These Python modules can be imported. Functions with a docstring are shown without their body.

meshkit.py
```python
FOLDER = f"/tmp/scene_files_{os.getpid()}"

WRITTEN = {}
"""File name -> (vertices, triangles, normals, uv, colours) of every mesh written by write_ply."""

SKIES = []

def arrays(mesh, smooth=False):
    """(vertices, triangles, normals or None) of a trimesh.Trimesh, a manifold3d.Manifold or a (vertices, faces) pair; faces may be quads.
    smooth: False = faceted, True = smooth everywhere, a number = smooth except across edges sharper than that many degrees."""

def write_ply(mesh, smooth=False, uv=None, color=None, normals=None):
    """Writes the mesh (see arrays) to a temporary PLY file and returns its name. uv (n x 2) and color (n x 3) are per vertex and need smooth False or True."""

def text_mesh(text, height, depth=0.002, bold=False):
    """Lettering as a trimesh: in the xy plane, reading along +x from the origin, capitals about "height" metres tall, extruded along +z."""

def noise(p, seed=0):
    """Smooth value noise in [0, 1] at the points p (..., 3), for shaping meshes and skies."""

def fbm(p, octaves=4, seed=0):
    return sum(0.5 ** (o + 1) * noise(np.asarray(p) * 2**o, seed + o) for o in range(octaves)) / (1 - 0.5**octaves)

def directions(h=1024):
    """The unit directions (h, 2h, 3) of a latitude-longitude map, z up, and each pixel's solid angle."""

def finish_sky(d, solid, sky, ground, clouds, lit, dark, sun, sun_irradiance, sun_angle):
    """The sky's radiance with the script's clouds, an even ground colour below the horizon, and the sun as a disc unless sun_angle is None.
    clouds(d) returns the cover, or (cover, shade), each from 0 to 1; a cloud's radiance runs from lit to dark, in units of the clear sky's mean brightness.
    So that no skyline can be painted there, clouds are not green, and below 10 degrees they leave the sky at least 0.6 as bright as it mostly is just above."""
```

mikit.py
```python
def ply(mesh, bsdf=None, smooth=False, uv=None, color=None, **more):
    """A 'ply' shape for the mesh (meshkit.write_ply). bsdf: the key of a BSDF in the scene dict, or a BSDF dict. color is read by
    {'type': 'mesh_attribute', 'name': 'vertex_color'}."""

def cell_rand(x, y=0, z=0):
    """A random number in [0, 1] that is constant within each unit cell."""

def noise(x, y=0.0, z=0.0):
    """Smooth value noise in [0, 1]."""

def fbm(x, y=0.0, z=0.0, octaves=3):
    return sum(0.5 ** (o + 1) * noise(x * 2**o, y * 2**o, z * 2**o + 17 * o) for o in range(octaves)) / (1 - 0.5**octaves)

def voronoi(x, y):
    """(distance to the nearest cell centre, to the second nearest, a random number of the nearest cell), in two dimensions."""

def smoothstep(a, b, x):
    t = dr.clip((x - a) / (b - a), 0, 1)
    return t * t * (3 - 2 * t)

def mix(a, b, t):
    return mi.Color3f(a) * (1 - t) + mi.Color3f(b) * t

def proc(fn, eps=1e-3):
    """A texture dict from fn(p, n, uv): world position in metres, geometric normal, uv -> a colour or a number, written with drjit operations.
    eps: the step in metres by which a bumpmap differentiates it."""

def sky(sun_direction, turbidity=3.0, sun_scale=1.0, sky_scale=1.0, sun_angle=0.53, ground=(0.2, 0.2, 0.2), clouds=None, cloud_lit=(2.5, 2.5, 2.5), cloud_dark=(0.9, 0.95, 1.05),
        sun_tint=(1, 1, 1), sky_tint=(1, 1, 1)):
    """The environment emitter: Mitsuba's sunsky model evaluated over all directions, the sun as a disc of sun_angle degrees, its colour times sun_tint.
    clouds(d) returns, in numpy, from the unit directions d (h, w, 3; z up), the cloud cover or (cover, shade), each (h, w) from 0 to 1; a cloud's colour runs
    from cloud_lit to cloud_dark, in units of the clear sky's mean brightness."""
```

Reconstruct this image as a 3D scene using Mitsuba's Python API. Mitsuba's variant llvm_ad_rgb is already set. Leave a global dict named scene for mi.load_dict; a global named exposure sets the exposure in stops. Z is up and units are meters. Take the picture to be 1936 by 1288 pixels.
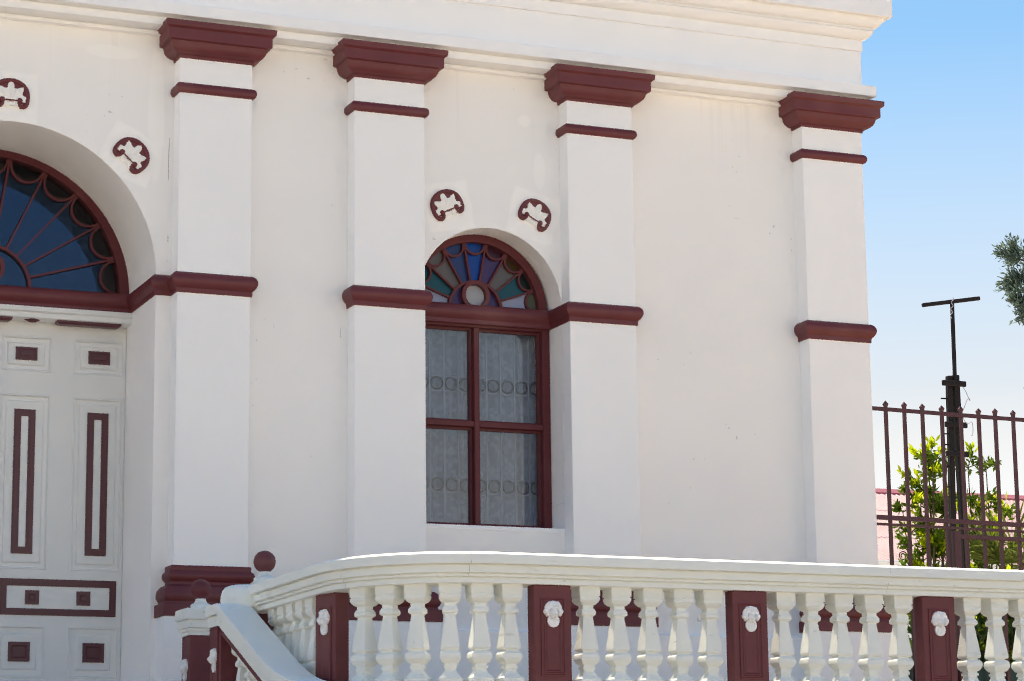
import math
import numpy as np, trimesh, shapely, drjit as dr, mitsuba as mi, mikit, meshkit
from shapely.geometry import Polygon, box as sbox
from mikit import proc, noise, fbm, smoothstep, mix
T = mi.ScalarTransform4f
scene, labels = {}, {}

# ------------------------------------------------------------------ camera, light, exposure
YAW, PITCH, ROLL = map(math.radians, (22.9604, 11.2021, -0.6877))
EYE = np.array([-4.2287, -15.7285, 0.001])
FWD = np.array([math.sin(YAW) * math.cos(PITCH), math.cos(YAW) * math.cos(PITCH), math.sin(PITCH)])
RT0 = np.array([math.cos(YAW), -math.sin(YAW), 0.0])
UP0 = np.cross(RT0, FWD)
UP = -RT0 * math.sin(ROLL) + UP0 * math.cos(ROLL)
scene['camera'] = dict(type='perspective', fov=2 * math.degrees(math.atan(968 / 4737.07)), fov_axis='x', near_clip=0.1, far_clip=2000.0,
                       to_world=T().look_at(origin=EYE.tolist(), target=(EYE + FWD).tolist(), up=UP.tolist()))
SUN = (-0.05, 0.496, 0.868)
def haze_veil(d):                                # white haze that thickens and brightens towards the horizon, the same all round
    el = np.degrees(np.arcsin(np.clip(d[..., 2], -1, 1)))
    return np.clip((18.0 - el) / 9.3, 0, 1) ** 1.1 * 0.93, np.clip((el - 1.0) / 9.0, 0, 1)
scene['sky'] = mikit.sky(SUN, turbidity=2.0, sky_scale=0.84, ground=(0.34, 0.30, 0.24), clouds=haze_veil, cloud_lit=(3.1, 3.0, 2.85), cloud_dark=(1.95, 1.92, 1.86), sky_tint=(0.86, 0.99, 0.96), sun_tint=(0.99, 1.0, 0.98))
exposure = 2.57

# ------------------------------------------------------------------ materials
def mat(name, d):
    scene[name] = d
    return name
def principled(col, rough=0.6, spec=0.4, **k):
    return dict(type='principled', base_color=col if isinstance(col, dict) else {'type': 'rgb', 'value': list(col)}, roughness=rough, specular=spec, **k)
def bumped(b, fn, scale, eps=2e-3):
    return dict(type='bumpmap', arbitrary=proc(fn, eps), scale=scale, bsdf=b)

ORN = [(-1.094, 4.745, 90.0), (-0.308, 4.428, 47.0), (1.968, 4.275, 116.0), (2.603, 4.265, 62.0), (-1.832, 4.428, 133.0)]
def wall_col(p, n, uv):
    v = fbm(p.x * 1.7 + 3, p.z * 1.7, p.y * 1.7, 3) - 0.5
    c = mi.Color3f(0.808, 0.798, 0.780) * (1 + 0.05 * v)
    w = 0.035 * (fbm(p.x * 6, p.z * 6, 2.0, 2) - 0.5)
    m = mi.Float(0)
    for (ox, oz, a) in ORN:                       # fresh render round each plaster ornament
        t = math.radians(a - 90) * 0.5
        du, dv = (p.x - ox) * math.cos(t) + (p.z - oz) * math.sin(t) + w, (p.z - oz) * math.cos(t) - (p.x - ox) * math.sin(t) + w
        m = dr.maximum(m, (1 - smoothstep(0.17, 0.19, dr.abs(du))) * (1 - smoothstep(0.16, 0.18, dr.abs(dv - 0.03))))
    for (ox, oz, sx, sz) in ((2.66, 4.62, 0.05, 0.16), (2.55, 4.98, 0.05, 0.05), (-0.42, 5.15, 0.2, 0.05), (-0.12, 4.75, 0.06, 0.5)):   # trowelled repairs
        k = 6 * w + dr.sqrt(dr.square((p.x - ox) / sx) + dr.square((p.z - oz) / sz))
        m = dr.maximum(m, 0.8 * (1 - smoothstep(0.8, 1.0, k)))
    streak = smoothstep(0.62, 0.8, fbm(p.x * 26, p.z * 0.9 + 5, 1.0, 3)) * smoothstep(4.6, 5.25, p.z)
    c = c * (1 - 0.04 * streak) * (1 - 0.3 * smoothstep(0.94, 0.955, noise(p.x * 34, p.z * 34, 3.0)) * smoothstep(0.72, 0.82, noise(p.x * 2.1, p.z * 2.1, 7.0)))
    crack = dr.abs(p.x + 0.027 + 0.006 * noise(p.z * 9, 1.0)) < 0.0022          # hairline beside the first pilaster
    c = dr.select(crack & (noise(p.z * 11, 5.0) > 0.5) & (p.z > 3.75) & (p.z < 4.6), c * 0.45, c)
    return mix(c, mi.Color3f(0.86, 0.85, 0.82), dr.select(p.y < 0.02, m * 0.85, 0.0))
def wall_bump(p, n, uv):
    return fbm(p.x * 9, p.z * 9, p.y * 9, 3)
def trim_col(p, n, uv):
    v = fbm(p.x * 2.3, p.z * 1.3, p.y * 2.3 + 9, 3) - 0.5
    return mi.Color3f(0.82, 0.825, 0.825) * (1 + 0.045 * v)
def spots(p, dens, size):
    return smoothstep(1 - dens, 1.0, fbm(p.x * size, p.y * size, p.z * size * 1.3, 2))
def cream_col(p, n, uv):
    v = fbm(p.x * 3, p.y * 3, p.z * 5, 3)
    c = mi.Color3f(0.735, 0.755, 0.715) * (0.95 + 0.1 * v)
    dirt = smoothstep(0.64, 0.80, fbm(p.x * 9, p.y * 9, p.z * 22 + 3, 3)) * smoothstep(0.52, 0.64, fbm(p.x * 2.5, p.y * 2.5, 4.0, 2))
    c = mix(c, mi.Color3f(0.46, 0.44, 0.38), dirt * 0.4)
    j = (dr.abs(p.x - 0.43 - 0.012 * p.z) < 0.0016) | (dr.abs(p.x - 2.86) < 0.0013) | ((dr.abs(p.y + 3.62 + 0.02 * p.z) < 0.0016) & (p.x < 0.3))
    c = dr.select(j & (p.z > 1.255) & (noise(p.z * 40, p.x * 9) > 0.35), c * 0.55, c)     # casting joints of the rail
    return mix(c, mi.Color3f(0.25, 0.24, 0.21), smoothstep(0.86, 0.92, noise(p.x * 55, p.y * 55, p.z * 55)) * 0.3 * smoothstep(0.55, 0.7, noise(p.x * 4, p.y * 4, p.z * 9)))
def cream_bump(p, n, uv):
    return fbm(p.x * 55, p.y * 55, p.z * 55, 3)
def maroon_col(p, n, uv):
    v = fbm(p.x * 7, p.z * 9, p.y * 7, 3) - 0.5
    c = mi.Color3f(0.118, 0.026, 0.031) * (1 + 0.3 * v)
    return mix(c, mi.Color3f(0.19, 0.085, 0.08), smoothstep(0.6, 0.8, fbm(p.x * 3, p.y * 3, p.z * 2 + 5, 2)) * 0.3)
def maroon_bump(p, n, uv):
    return fbm(p.x * 40, p.y * 40, p.z * 40, 2)
mat('m_wall', bumped(principled(proc(wall_col), 0.75, 0.25), wall_bump, 0.0012))
mat('m_trim', bumped(principled(proc(trim_col), 0.7, 0.25), wall_bump, 0.0006))
mat('m_cream', bumped(principled(proc(cream_col), 0.75, 0.25), cream_bump, 0.0007))
mat('m_maroon', bumped(principled(proc(maroon_col), 0.5, 0.35), maroon_bump, 0.0006))
mat('m_maroon_gloss', principled(proc(lambda p, n, uv: maroon_col(p, n, uv) * 0.85), 0.45, 0.25))
mat('m_door', principled(proc(lambda p, n, uv: mi.Color3f(0.66, 0.668, 0.65) * (0.97 + 0.06 * fbm(p.x * 5, p.z * 2.5, 1.0, 3))), 0.38, 0.45))
mat('m_doormaroon', principled((0.085, 0.026, 0.032), 0.35, 0.4))
mat('m_plaster_white', principled((0.80, 0.785, 0.74), 0.6, 0.3))
mat('m_medal', principled(proc(lambda p, n, uv: mix(mi.Color3f(0.80, 0.80, 0.80), mi.Color3f(0.5, 0.48, 0.42), smoothstep(0.55, 0.75, fbm(p.x * 50, p.y * 50, p.z * 50, 2)) * 0.3)), 0.6, 0.3))
mat('m_glass', dict(type='thindielectric', int_ior=1.6))
mat('m_fanglass', dict(type='thindielectric', int_ior=1.62, specular_reflectance={'type': 'rgb', 'value': [0.27, 0.47, 0.82]}, specular_transmittance={'type': 'rgb', 'value': [0.25, 0.3, 0.34]}))
mat('m_fanglass_dark', dict(type='thindielectric', int_ior=1.3, specular_transmittance={'type': 'rgb', 'value': [0.05, 0.12, 0.11]}))
mat('m_dark', principled((0.035, 0.033, 0.03), 0.9, 0.1))  # near-black, puts the dimness of the unlit room into the colour
STAIN = dict(blue=(0.002, 0.04, 0.24), purple=(0.045, 0.026, 0.10), grey=(0.10, 0.09, 0.09), teal=(0.004, 0.06, 0.085), pale=(0.26, 0.29, 0.42), green=(0.08, 0.10, 0.07), disc=(0.33, 0.33, 0.35),
             darkred=(0.035, 0.008, 0.02), brown=(0.045, 0.022, 0.008), darkgreen=(0.004, 0.012, 0.012), indigo=(0.016, 0.035, 0.13))
for k, c in STAIN.items():
    mat('m_glass_' + k, principled(c, 0.12, 0.3))
def lace_col(p, n, uv):
    g = 0.5 + 0.5 * dr.sin(p.x * 400) * dr.sin(p.z * 400)
    v = fbm(p.x * 30, p.z * 30, 1.0, 2)
    motif = smoothstep(0.5, 0.62, noise(p.x * 46, p.z * 46, 2.0))
    return mi.Color3f(0.175, 0.235, 0.33) * (0.80 + 0.25 * g * v + 0.16 * motif)
mat('m_lace', dict(type='twosided', bsdf=dict(type='diffuse', reflectance=proc(lace_col))))
mat('m_grille', principled((0.145, 0.19, 0.26), 0.6, 0.3))
mat('m_fence', principled(proc(lambda p, n, uv: mi.Color3f(0.06, 0.016, 0.023) * (0.8 + 0.4 * fbm(p.x * 12, p.y * 12, p.z * 6, 2))), 0.45, 0.4))
mat('m_black', principled((0.012, 0.009, 0.010), 0.6, 0.2))
mat('m_wire', principled((0.35, 0.36, 0.4), 0.5, 0.3))
mat('m_greensheet', principled((0.012, 0.045, 0.04), 0.5, 0.3))
def roof_col(p, n, uv):
    v = fbm(p.x * 0.6, p.y * 0.5, p.z * 2, 3) - 0.5
    return mix(mi.Color3f(0.40, 0.265, 0.285), mi.Color3f(0.33, 0.20, 0.21), smoothstep(-0.1, 0.3, v))
mat('m_roof', principled(proc(roof_col), 0.55, 0.3))
mat('m_ridge', principled((0.30, 0.085, 0.11), 0.5, 0.3))
mat('m_white', principled((0.75, 0.75, 0.74), 0.7, 0.2))
mat('m_ground', principled(proc(lambda p, n, uv: mi.Color3f(0.60, 0.545, 0.475) * (0.8 + 0.4 * fbm(p.x * 0.6, p.y * 0.6, 1.0, 4))), 0.9, 0.1))
mat('m_terrace', principled(proc(lambda p, n, uv: mi.Color3f(0.60, 0.40, 0.24) * (0.88 + 0.24 * fbm(p.x * 2, p.y * 2, 1.0, 3))), 0.7, 0.2))
mat('m_unseen_dark_ground', principled(proc(lambda p, n, uv: mi.Color3f(0.17, 0.155, 0.135) * (0.8 + 0.4 * fbm(p.x * 1.5, p.y * 1.5, 1.0, 4))), 0.9, 0.1))  # dark tone for unseen ground, limits bounce into soffits
mat('m_step', principled(proc(lambda p, n, uv: mi.Color3f(0.17, 0.15, 0.13) * (0.85 + 0.3 * fbm(p.x * 3, p.y * 3, 1.0, 3))), 0.7, 0.2))
def leaf_mat(name, c, trans, tip=None):
    def f(p, n, uv):
        r = noise(p.x * 5.3, p.y * 5.3, p.z * 5.3)
        return mi.Color3f(*c) * (0.65 + 0.7 * r)
    mat(name, dict(type='principledthin', base_color=proc(f), roughness=0.5, diff_trans=trans, spec_trans=0.0, eta=1.4))
leaf_mat('m_leaf', (0.09, 0.15, 0.014), 1.15)
leaf_mat('m_leaf_backlit', (0.40, 0.48, 0.012), 1.4)  # sun shining through the leaves, put into a brighter leaf colour
leaf_mat('m_leaf_dark', (0.03, 0.06, 0.018), 0.7)
leaf_mat('m_conifer', (0.125, 0.175, 0.14), 1.0)
leaf_mat('m_frond', (0.12, 0.15, 0.035), 1.0)
mat('m_bark', principled((0.09, 0.07, 0.05), 0.9, 0.1))

# ------------------------------------------------------------------ helpers
def put(key, mesh, m, smooth=35, label=None, cat=None, group=None, kind=None, **kw):
    if key in scene:
        i = 1
        while f'{key}_{i:03d}' in scene: i += 1
        key = f'{key}_{i:03d}'
    scene[key] = mesh if isinstance(mesh, dict) else mikit.ply(mesh, m, smooth=smooth, **kw)
    tag(key, label, cat, group, kind)
    return key
def tag(key, label=None, cat=None, group=None, kind=None):
    e = {k: v for k, v in (('label', label), ('category', cat), ('group', group), ('kind', kind)) if v}
    if e: labels[key] = {**labels.get(key, {}), **e}
def nxt(base, used={}):
    n = used.get(base, 0); used[base] = n + 1
    return base if n == 0 else f'{base}_{n:03d}'
def cat(ms):
    ms = [m if isinstance(m, trimesh.Trimesh) else trimesh.Trimesh(*meshkit.arrays(m)[:2], process=False) for m in ms]
    return trimesh.util.concatenate(ms)
def box(x0, x1, y0, y1, z0, z1, c=0.0):
    if c <= 0:
        m = trimesh.creation.box((x1 - x0, y1 - y0, z1 - z0))
    else:
        hx, hy, hz = (x1 - x0) / 2, (y1 - y0) / 2, (z1 - z0) / 2
        pts = [(sx * (hx - a * c), sy * (hy - b * c), sz * (hz - g * c)) for sx in (-1, 1) for sy in (-1, 1) for sz in (-1, 1) for (a, b, g) in ((0, 1, 1), (1, 0, 1), (1, 1, 0))]
        m = trimesh.convex.convex_hull(np.array(pts))
    m.apply_translation(((x0 + x1) / 2, (y0 + y1) / 2, (z0 + z1) / 2))
    return m
def obox(p, q, w, h=None, c=0.0):
    """a bar of section w x h from p to q"""
    p, q = np.array(p, float), np.array(q, float); h = h or w
    L = np.linalg.norm(q - p); m = box(-w / 2, w / 2, -h / 2, h / 2, 0, L, c)
    z = (q - p) / L; x = np.cross([0, 1.0, 0] if abs(z[1]) < 0.9 else [1.0, 0, 0], z); x /= np.linalg.norm(x); y = np.cross(z, x)
    M = np.eye(4); M[:3, 0], M[:3, 1], M[:3, 2], M[:3, 3] = x, y, z, p
    m.apply_transform(M); return m
def sweep(path, prof, closed=False, caps=False, loop=False):
    """profile (e, z) along the path; e is measured to the right of the direction of travel, corners mitred; closed: the profile is a closed loop"""
    P = np.array([(p[0], p[1], p[2] if len(p) > 2 else 0.0) for p in path], float); n, k = len(P), len(prof)
    seg = np.diff(np.vstack([P, P[:1]]) if loop else P, axis=0)[:, :2]; seg /= np.linalg.norm(seg, axis=1, keepdims=True)
    nr = np.stack([seg[:, 1], -seg[:, 0]], 1)
    off = np.empty((n, 2))
    for i in range(n):
        a = nr[i - 1] if (i > 0 or loop) else nr[0]; b = nr[i % len(nr)] if (i < len(nr) or loop) else nr[-1]
        off[i] = (a + b) / (1 + a @ b)
    ring = lambda i: [[P[i, 0] + off[i, 0] * e, P[i, 1] + off[i, 1] * e, P[i, 2] + z] for (e, z) in prof]
    V, F, last = list(ring(0)), [], 0
    first = 0
    for i in range(n if loop else n - 1):
        i2 = (i + 1) % n
        if i and nr[i] @ nr[i - 1] < 0.94:            # a sharp corner gets vertices of its own on either side
            last = len(V); V += ring(i)
        cur = len(V); V += ring(i2)
        for j in range(k if closed else k - 1):
            a, b, c, d = last + j, last + (j + 1) % k, cur + (j + 1) % k, cur + j
            F += [[a, c, b], [a, d, c]]
        last = cur
    V = np.array(V); n_last = last
    if caps:
        for i, fl in ((0, 1), (n_last, 0)):
            tri = trimesh.creation.triangulate_polygon(Polygon(prof), engine='earcut')
            pv = np.array(prof); ix = [int(np.argmin(((pv - v) ** 2).sum(1))) for v in tri[0]]
            for f in tri[1]:
                f = [i + ix[t] for t in f]; F.append(f if fl else f[::-1])
    m = trimesh.Trimesh(V, np.array(F), process=False)
    return m
def orient(m):
    if m.volume < 0: m.invert()
    return m
def extr_y(poly, y0, y1):
    """a polygon in (x, z) extruded from y0 to y1"""
    ms = []
    for g in getattr(poly, 'geoms', [poly]):
        m = trimesh.creation.extrude_polygon(g, y1 - y0, engine='earcut')
        v = m.vertices.copy(); m.vertices = np.stack([v[:, 0], y0 + v[:, 2], v[:, 1]], 1); ms.append(orient(m))
    return ms[0] if len(ms) == 1 else cat(ms)
def rectloft(x0, x1, z0, z1, steps):
    """nested rectangles (inset, y) facing -y, the last one filled"""
    V, F = [], []
    for (i, y) in steps:
        V += [(x0 + i, y, z0 + i), (x1 - i, y, z0 + i), (x1 - i, y, z1 - i), (x0 + i, y, z1 - i)]
    for s in range(len(steps) - 1):
        for j in range(4):
            a, b = 4 * s + j, 4 * s + (j + 1) % 4
            F += [[a, b, b + 4], [a, b + 4, a + 4]]
    L = 4 * (len(steps) - 1); F += [[L, L + 1, L + 2], [L, L + 2, L + 3]]
    return trimesh.Trimesh(np.array(V), np.array(F), process=False)
def tube(pts, r, sides=8, caps=True):
    pts = np.asarray(pts, float); r = np.broadcast_to(r, (len(pts),)); t = np.gradient(pts, axis=0); t /= np.linalg.norm(t, axis=1, keepdims=True) + 1e-12
    ref = np.array([0, 1.0, 0]) if np.abs(t[:, 1]).max() < 0.9 else (np.array([0, 0, 1.0]) if np.abs(t[:, 2]).max() < 0.9 else np.array([0.9, 0.1, 0.42]))
    a = np.cross(t, ref); a /= np.linalg.norm(a, axis=1, keepdims=True) + 1e-12; b = np.cross(t, a)
    an = np.arange(sides) * 2 * np.pi / sides
    V = (pts[:, None] + r[:, None, None] * (np.cos(an)[None, :, None] * a[:, None] + np.sin(an)[None, :, None] * b[:, None])).reshape(-1, 3)
    F = []
    for i in range(len(pts) - 1):
        for j in range(sides):
            p0, p1 = i * sides + j, i * sides + (j + 1) % sides
            F += [[p0, p1, p1 + sides], [p0, p1 + sides, p0 + sides]]
    if caps:
        V = np.vstack([V, pts[:1], pts[-1:]]); c0 = len(V) - 2
        for j in range(sides):
            F += [[c0, (j + 1) % sides, j], [c0 + 1, (len(pts) - 1) * sides + j, (len(pts) - 1) * sides + (j + 1) % sides]]
    return orient(trimesh.Trimesh(V, np.array(F), process=False))
def lathe(prof, sides=32):
    """(r, z) turned about z"""
    return orient(trimesh.creation.revolve(np.array(prof), sections=sides))
def relief(hfun, x0, x1, z0, z1, res, back=-0.004):
    """a raised relief facing -y: hfun(x, z) -> height, negative = nothing there"""
    nx, nz = int((x1 - x0) / res) + 1, int((z1 - z0) / res) + 1
    X, Z = np.meshgrid(np.linspace(x0, x1, nx), np.linspace(z0, z1, nz), indexing='ij')
    H = hfun(X, Z); ins = H >= 0
    V = np.stack([X, -np.maximum(H, 0), Z], -1).reshape(-1, 3)
    idx = np.arange(nx * nz).reshape(nx, nz)
    ok = ins[:-1, :-1] & ins[1:, :-1] & ins[:-1, 1:] & ins[1:, 1:]
    a, b, c, d = idx[:-1, :-1][ok], idx[1:, :-1][ok], idx[1:, 1:][ok], idx[:-1, 1:][ok]
    F = np.vstack([np.stack([a, b, c], 1), np.stack([a, c, d], 1)])
    m = trimesh.Trimesh(V, F, process=False)
    e = np.sort(m.edges, axis=1); u, inv, cnt = np.unique(e, axis=0, return_inverse=True, return_counts=True)
    bd = m.edges[cnt[inv.ravel()] == 1]
    bv = np.unique(bd); mp = {v: i + len(V) for i, v in enumerate(bv)}
    W = V[bv].copy(); W[:, 1] = -back
    S = [[p, mp[p], mp[r]] for p, r in bd] + [[p, mp[r], r] for p, r in bd]
    m = trimesh.Trimesh(np.vstack([V, W]), np.vstack([F, np.array(S)]), process=False)
    m.remove_unreferenced_vertices(); return m
def arc(cx, cz, r, a0, a1, n):
    t = np.radians(np.linspace(a0, a1, n)); return [(cx + r * math.cos(x), cz + r * math.sin(x)) for x in t]

# ------------------------------------------------------------------ measures of the facade (metres; eye level is z = 0)
PIL = [(0.0, 0.5), (1.2268, 1.7376), (2.8160, 3.3266), (4.7145, 5.2245), (-2.64, -2.14)]
D = 0.1418
FLOOR, GROUND = 0.45, -1.65
DC, DR_, DSP = -1.07, 0.965, 3.642
WC, WR, WSP = 2.2768, 0.539, 3.635
TOP = 7.57

# ------------------------------------------------------------------ the setting
put('ground', box(-150, 150, -150, 300, GROUND - 0.3, GROUND), 'm_ground', False, kind='structure')
put('unseen_dark_ground', box(-40, 60, -13.5, -4.2, GROUND - 0.2, GROUND + 0.004), 'm_unseen_dark_ground', False, kind='structure')  # out of view, dark ground that keeps soffits and cornice undersides dim
put('terrace', box(-0.14, 45, -4.16, 0.02, GROUND - 0.1, FLOOR), 'm_terrace', False, kind='structure')
put('yard', box(5.3, 60, 0.021, 120, GROUND - 0.1, FLOOR - 0.01), 'm_ground', False, kind='structure')
put('landing', box(-8, -0.141, -2.25, 0.019, GROUND - 0.1, FLOOR - 0.004), 'm_step', False, kind='structure')
labels['stairs'] = {'kind': 'structure'}
for i in range(14):
    z = FLOOR - 0.15 * (i + 1)
    if z <= GROUND + 0.02: break
    put('stairs__step', box(-2.0, -0.142, -2.25 - 0.34 * (i + 1), -2.251 - 0.34 * i, GROUND - 0.05, z - 0.002, 0.01), 'm_step', False)

# ------------------------------------------------------------------ the building
tag('building', 'long cream white facade with maroon mouldings and arched openings above the terrace', 'building')
wall = Polygon([(-6, FLOOR - 0.02), (5.075, FLOOR - 0.02), (5.075, 6.3), (-6, 6.3)])
door_hole = Polygon([(DC - DR_, FLOOR - 0.01)] + [(DC + DR_, FLOOR - 0.01)] + arc(DC, DSP, DR_, 0, 180, 97))
win_hole = Polygon([(WC - WR, 2.065), (WC + WR, 2.065)] + arc(WC, WSP, WR, 0, 180, 81))
wall = wall.difference(door_hole).difference(win_hole)
put('building__wall', extr_y(wall, 0.0, 0.86), 'm_wall', 25)
put('building__side_wall', box(4.80, 5.0745, 0.861, 9.0, FLOOR - 0.02, 6.3), 'm_wall', False)
put('building__side_wall', box(-6, -5.7, 0.861, 9.0, FLOOR - 0.02, 6.3), 'm_wall', False)
put('building__rear_wall', box(-6, 5.0745, 9.001, 9.3, FLOOR - 0.02, 6.3), 'm_wall', False)
put('building__roof', box(-6, 5.07, 0.05, 9.29, 6.301, 6.5), 'm_white', False)
put('building__interior_floor', box(-5.69, 4.79, 0.87, 8.99, FLOOR - 0.2, FLOOR), 'm_dark', False)
put('building__dark_room_lining', cat([box(-5.69, 4.79, 4.0, 4.1, FLOOR + 0.001, 6.29), box(-5.69, 4.79, 0.87, 3.99, 6.1, 6.29)]), 'm_dark', False)  # added dark surfaces standing in for the shade of the room
put('building__unseen_parapet', box(-6, 5.20, -0.15, 0.3, 6.36, TOP), 'm_trim', False)  # out of view, height set so its shadow ends on the terrace rail

ARCHI = [(-0.142, 5.291), (-0.092, 5.292), (-0.090, 5.294), (-0.090, 5.315), (-0.112, 5.3155), (-0.112, 5.325), (0.028, 5.3245), (0.030, 5.327), (0.030, 5.373), (0.006, 5.3735), (0.006, 5.384), (0.088, 5.386), (0.090, 5.388), (0.090, 5.463), (0.088, 5.466), (0.013, 5.493), (0.013, 5.70)]
COR = [(0.013, 5.70), (0.013, 5.742), (0.002, 5.7425), (0.002, 5.750), (0.022, 5.751), (0.024, 5.753), (0.024, 5.830), (0.010, 5.8305), (0.010, 5.838), (0.04, 5.839), (0.055, 5.844), (0.068, 5.855), (0.079, 5.871), (0.085, 5.884), (0.088, 5.894), (0.075, 5.8945), (0.075, 5.900), (0.092, 5.901), (0.092, 5.910), (0.080, 5.9105), (0.080, 5.917), (0.108, 5.918), (0.122, 5.928), (0.132, 5.943), (0.140, 5.962), (0.144, 5.974), (0.130, 5.975), (0.130, 5.990), (0.172, 5.992), (0.174, 5.984), (0.190, 5.984), (0.193, 5.987), (0.193, 6.33), (0.190, 6.335), (-0.10, 6.37)]
epath = [(-6.0, -D), (5.2245, -D), (5.2245, 9.0)]
put('building__architrave', sweep(epath, ARCHI), 'm_trim', 35)
put('building__cornice', sweep(epath, COR), 'm_trim', 35)
PLINTH = [(0.055, FLOOR), (0.055, 1.36), (0.05, 1.365), (0, 1.375)]
for a, b in ((0.5, 1.2268), (1.7376, 2.816), (3.3266, 4.7145)):
    put('building__plinth', sweep([(a, 0), (b, 0)], PLINTH), 'm_trim', 35)

CAP = [(0, 5.118), (0.008, 5.119), (0.009, 5.139), (0.03, 5.142), (0.05, 5.152), (0.066, 5.167), (0.076, 5.187), (0.082, 5.214), (0.104, 5.218), (0.107, 5.222), (0.107, 5.287), (0.109, 5.291), (0.126, 5.301), (0.129, 5.306), (0.131, 5.338), (0.128, 5.342), (-0.05, 5.352)]
NECK = [(-0.005, 4.879), (0.008, 4.880), (0.018, 4.887), (0.025, 4.900), (0.027, 4.914), (0.024, 4.929), (0.017, 4.941), (0.007, 4.948), (-0.005, 4.949)]
IMP = [(-0.005, 3.521), (0.008, 3.522), (0.010, 3.524), (0.010, 3.552), (0.014, 3.556), (0.024, 3.566), (0.034, 3.581), (0.040, 3.597), (0.041, 3.612), (0.037, 3.630), (0.028, 3.645), (0.014, 3.657), (-0.005, 3.661)]
BASE = [(0.08, 1.402), (0.082, 1.404), (0.082, 1.478), (0.078, 1.483), (0.057, 1.486), (0.056, 1.499), (0.066, 1.510), (0.074, 1.530), (0.074, 1.548), (0.067, 1.572), (0.055, 1.590), (0.040, 1.602), (0.014, 1.608), (0.012, 1.628), (0.022, 1.636), (0.033, 1.650), (0.037, 1.666), (0.033, 1.682), (0.024, 1.694), (0.016, 1.698), (0.016, 1.726), (0.012, 1.732), (-0.01, 1.735)]
PED = [(0.074, FLOOR), (0.074, 1.398), (0.07, 1.402), (-0.01, 1.404)]
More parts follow.
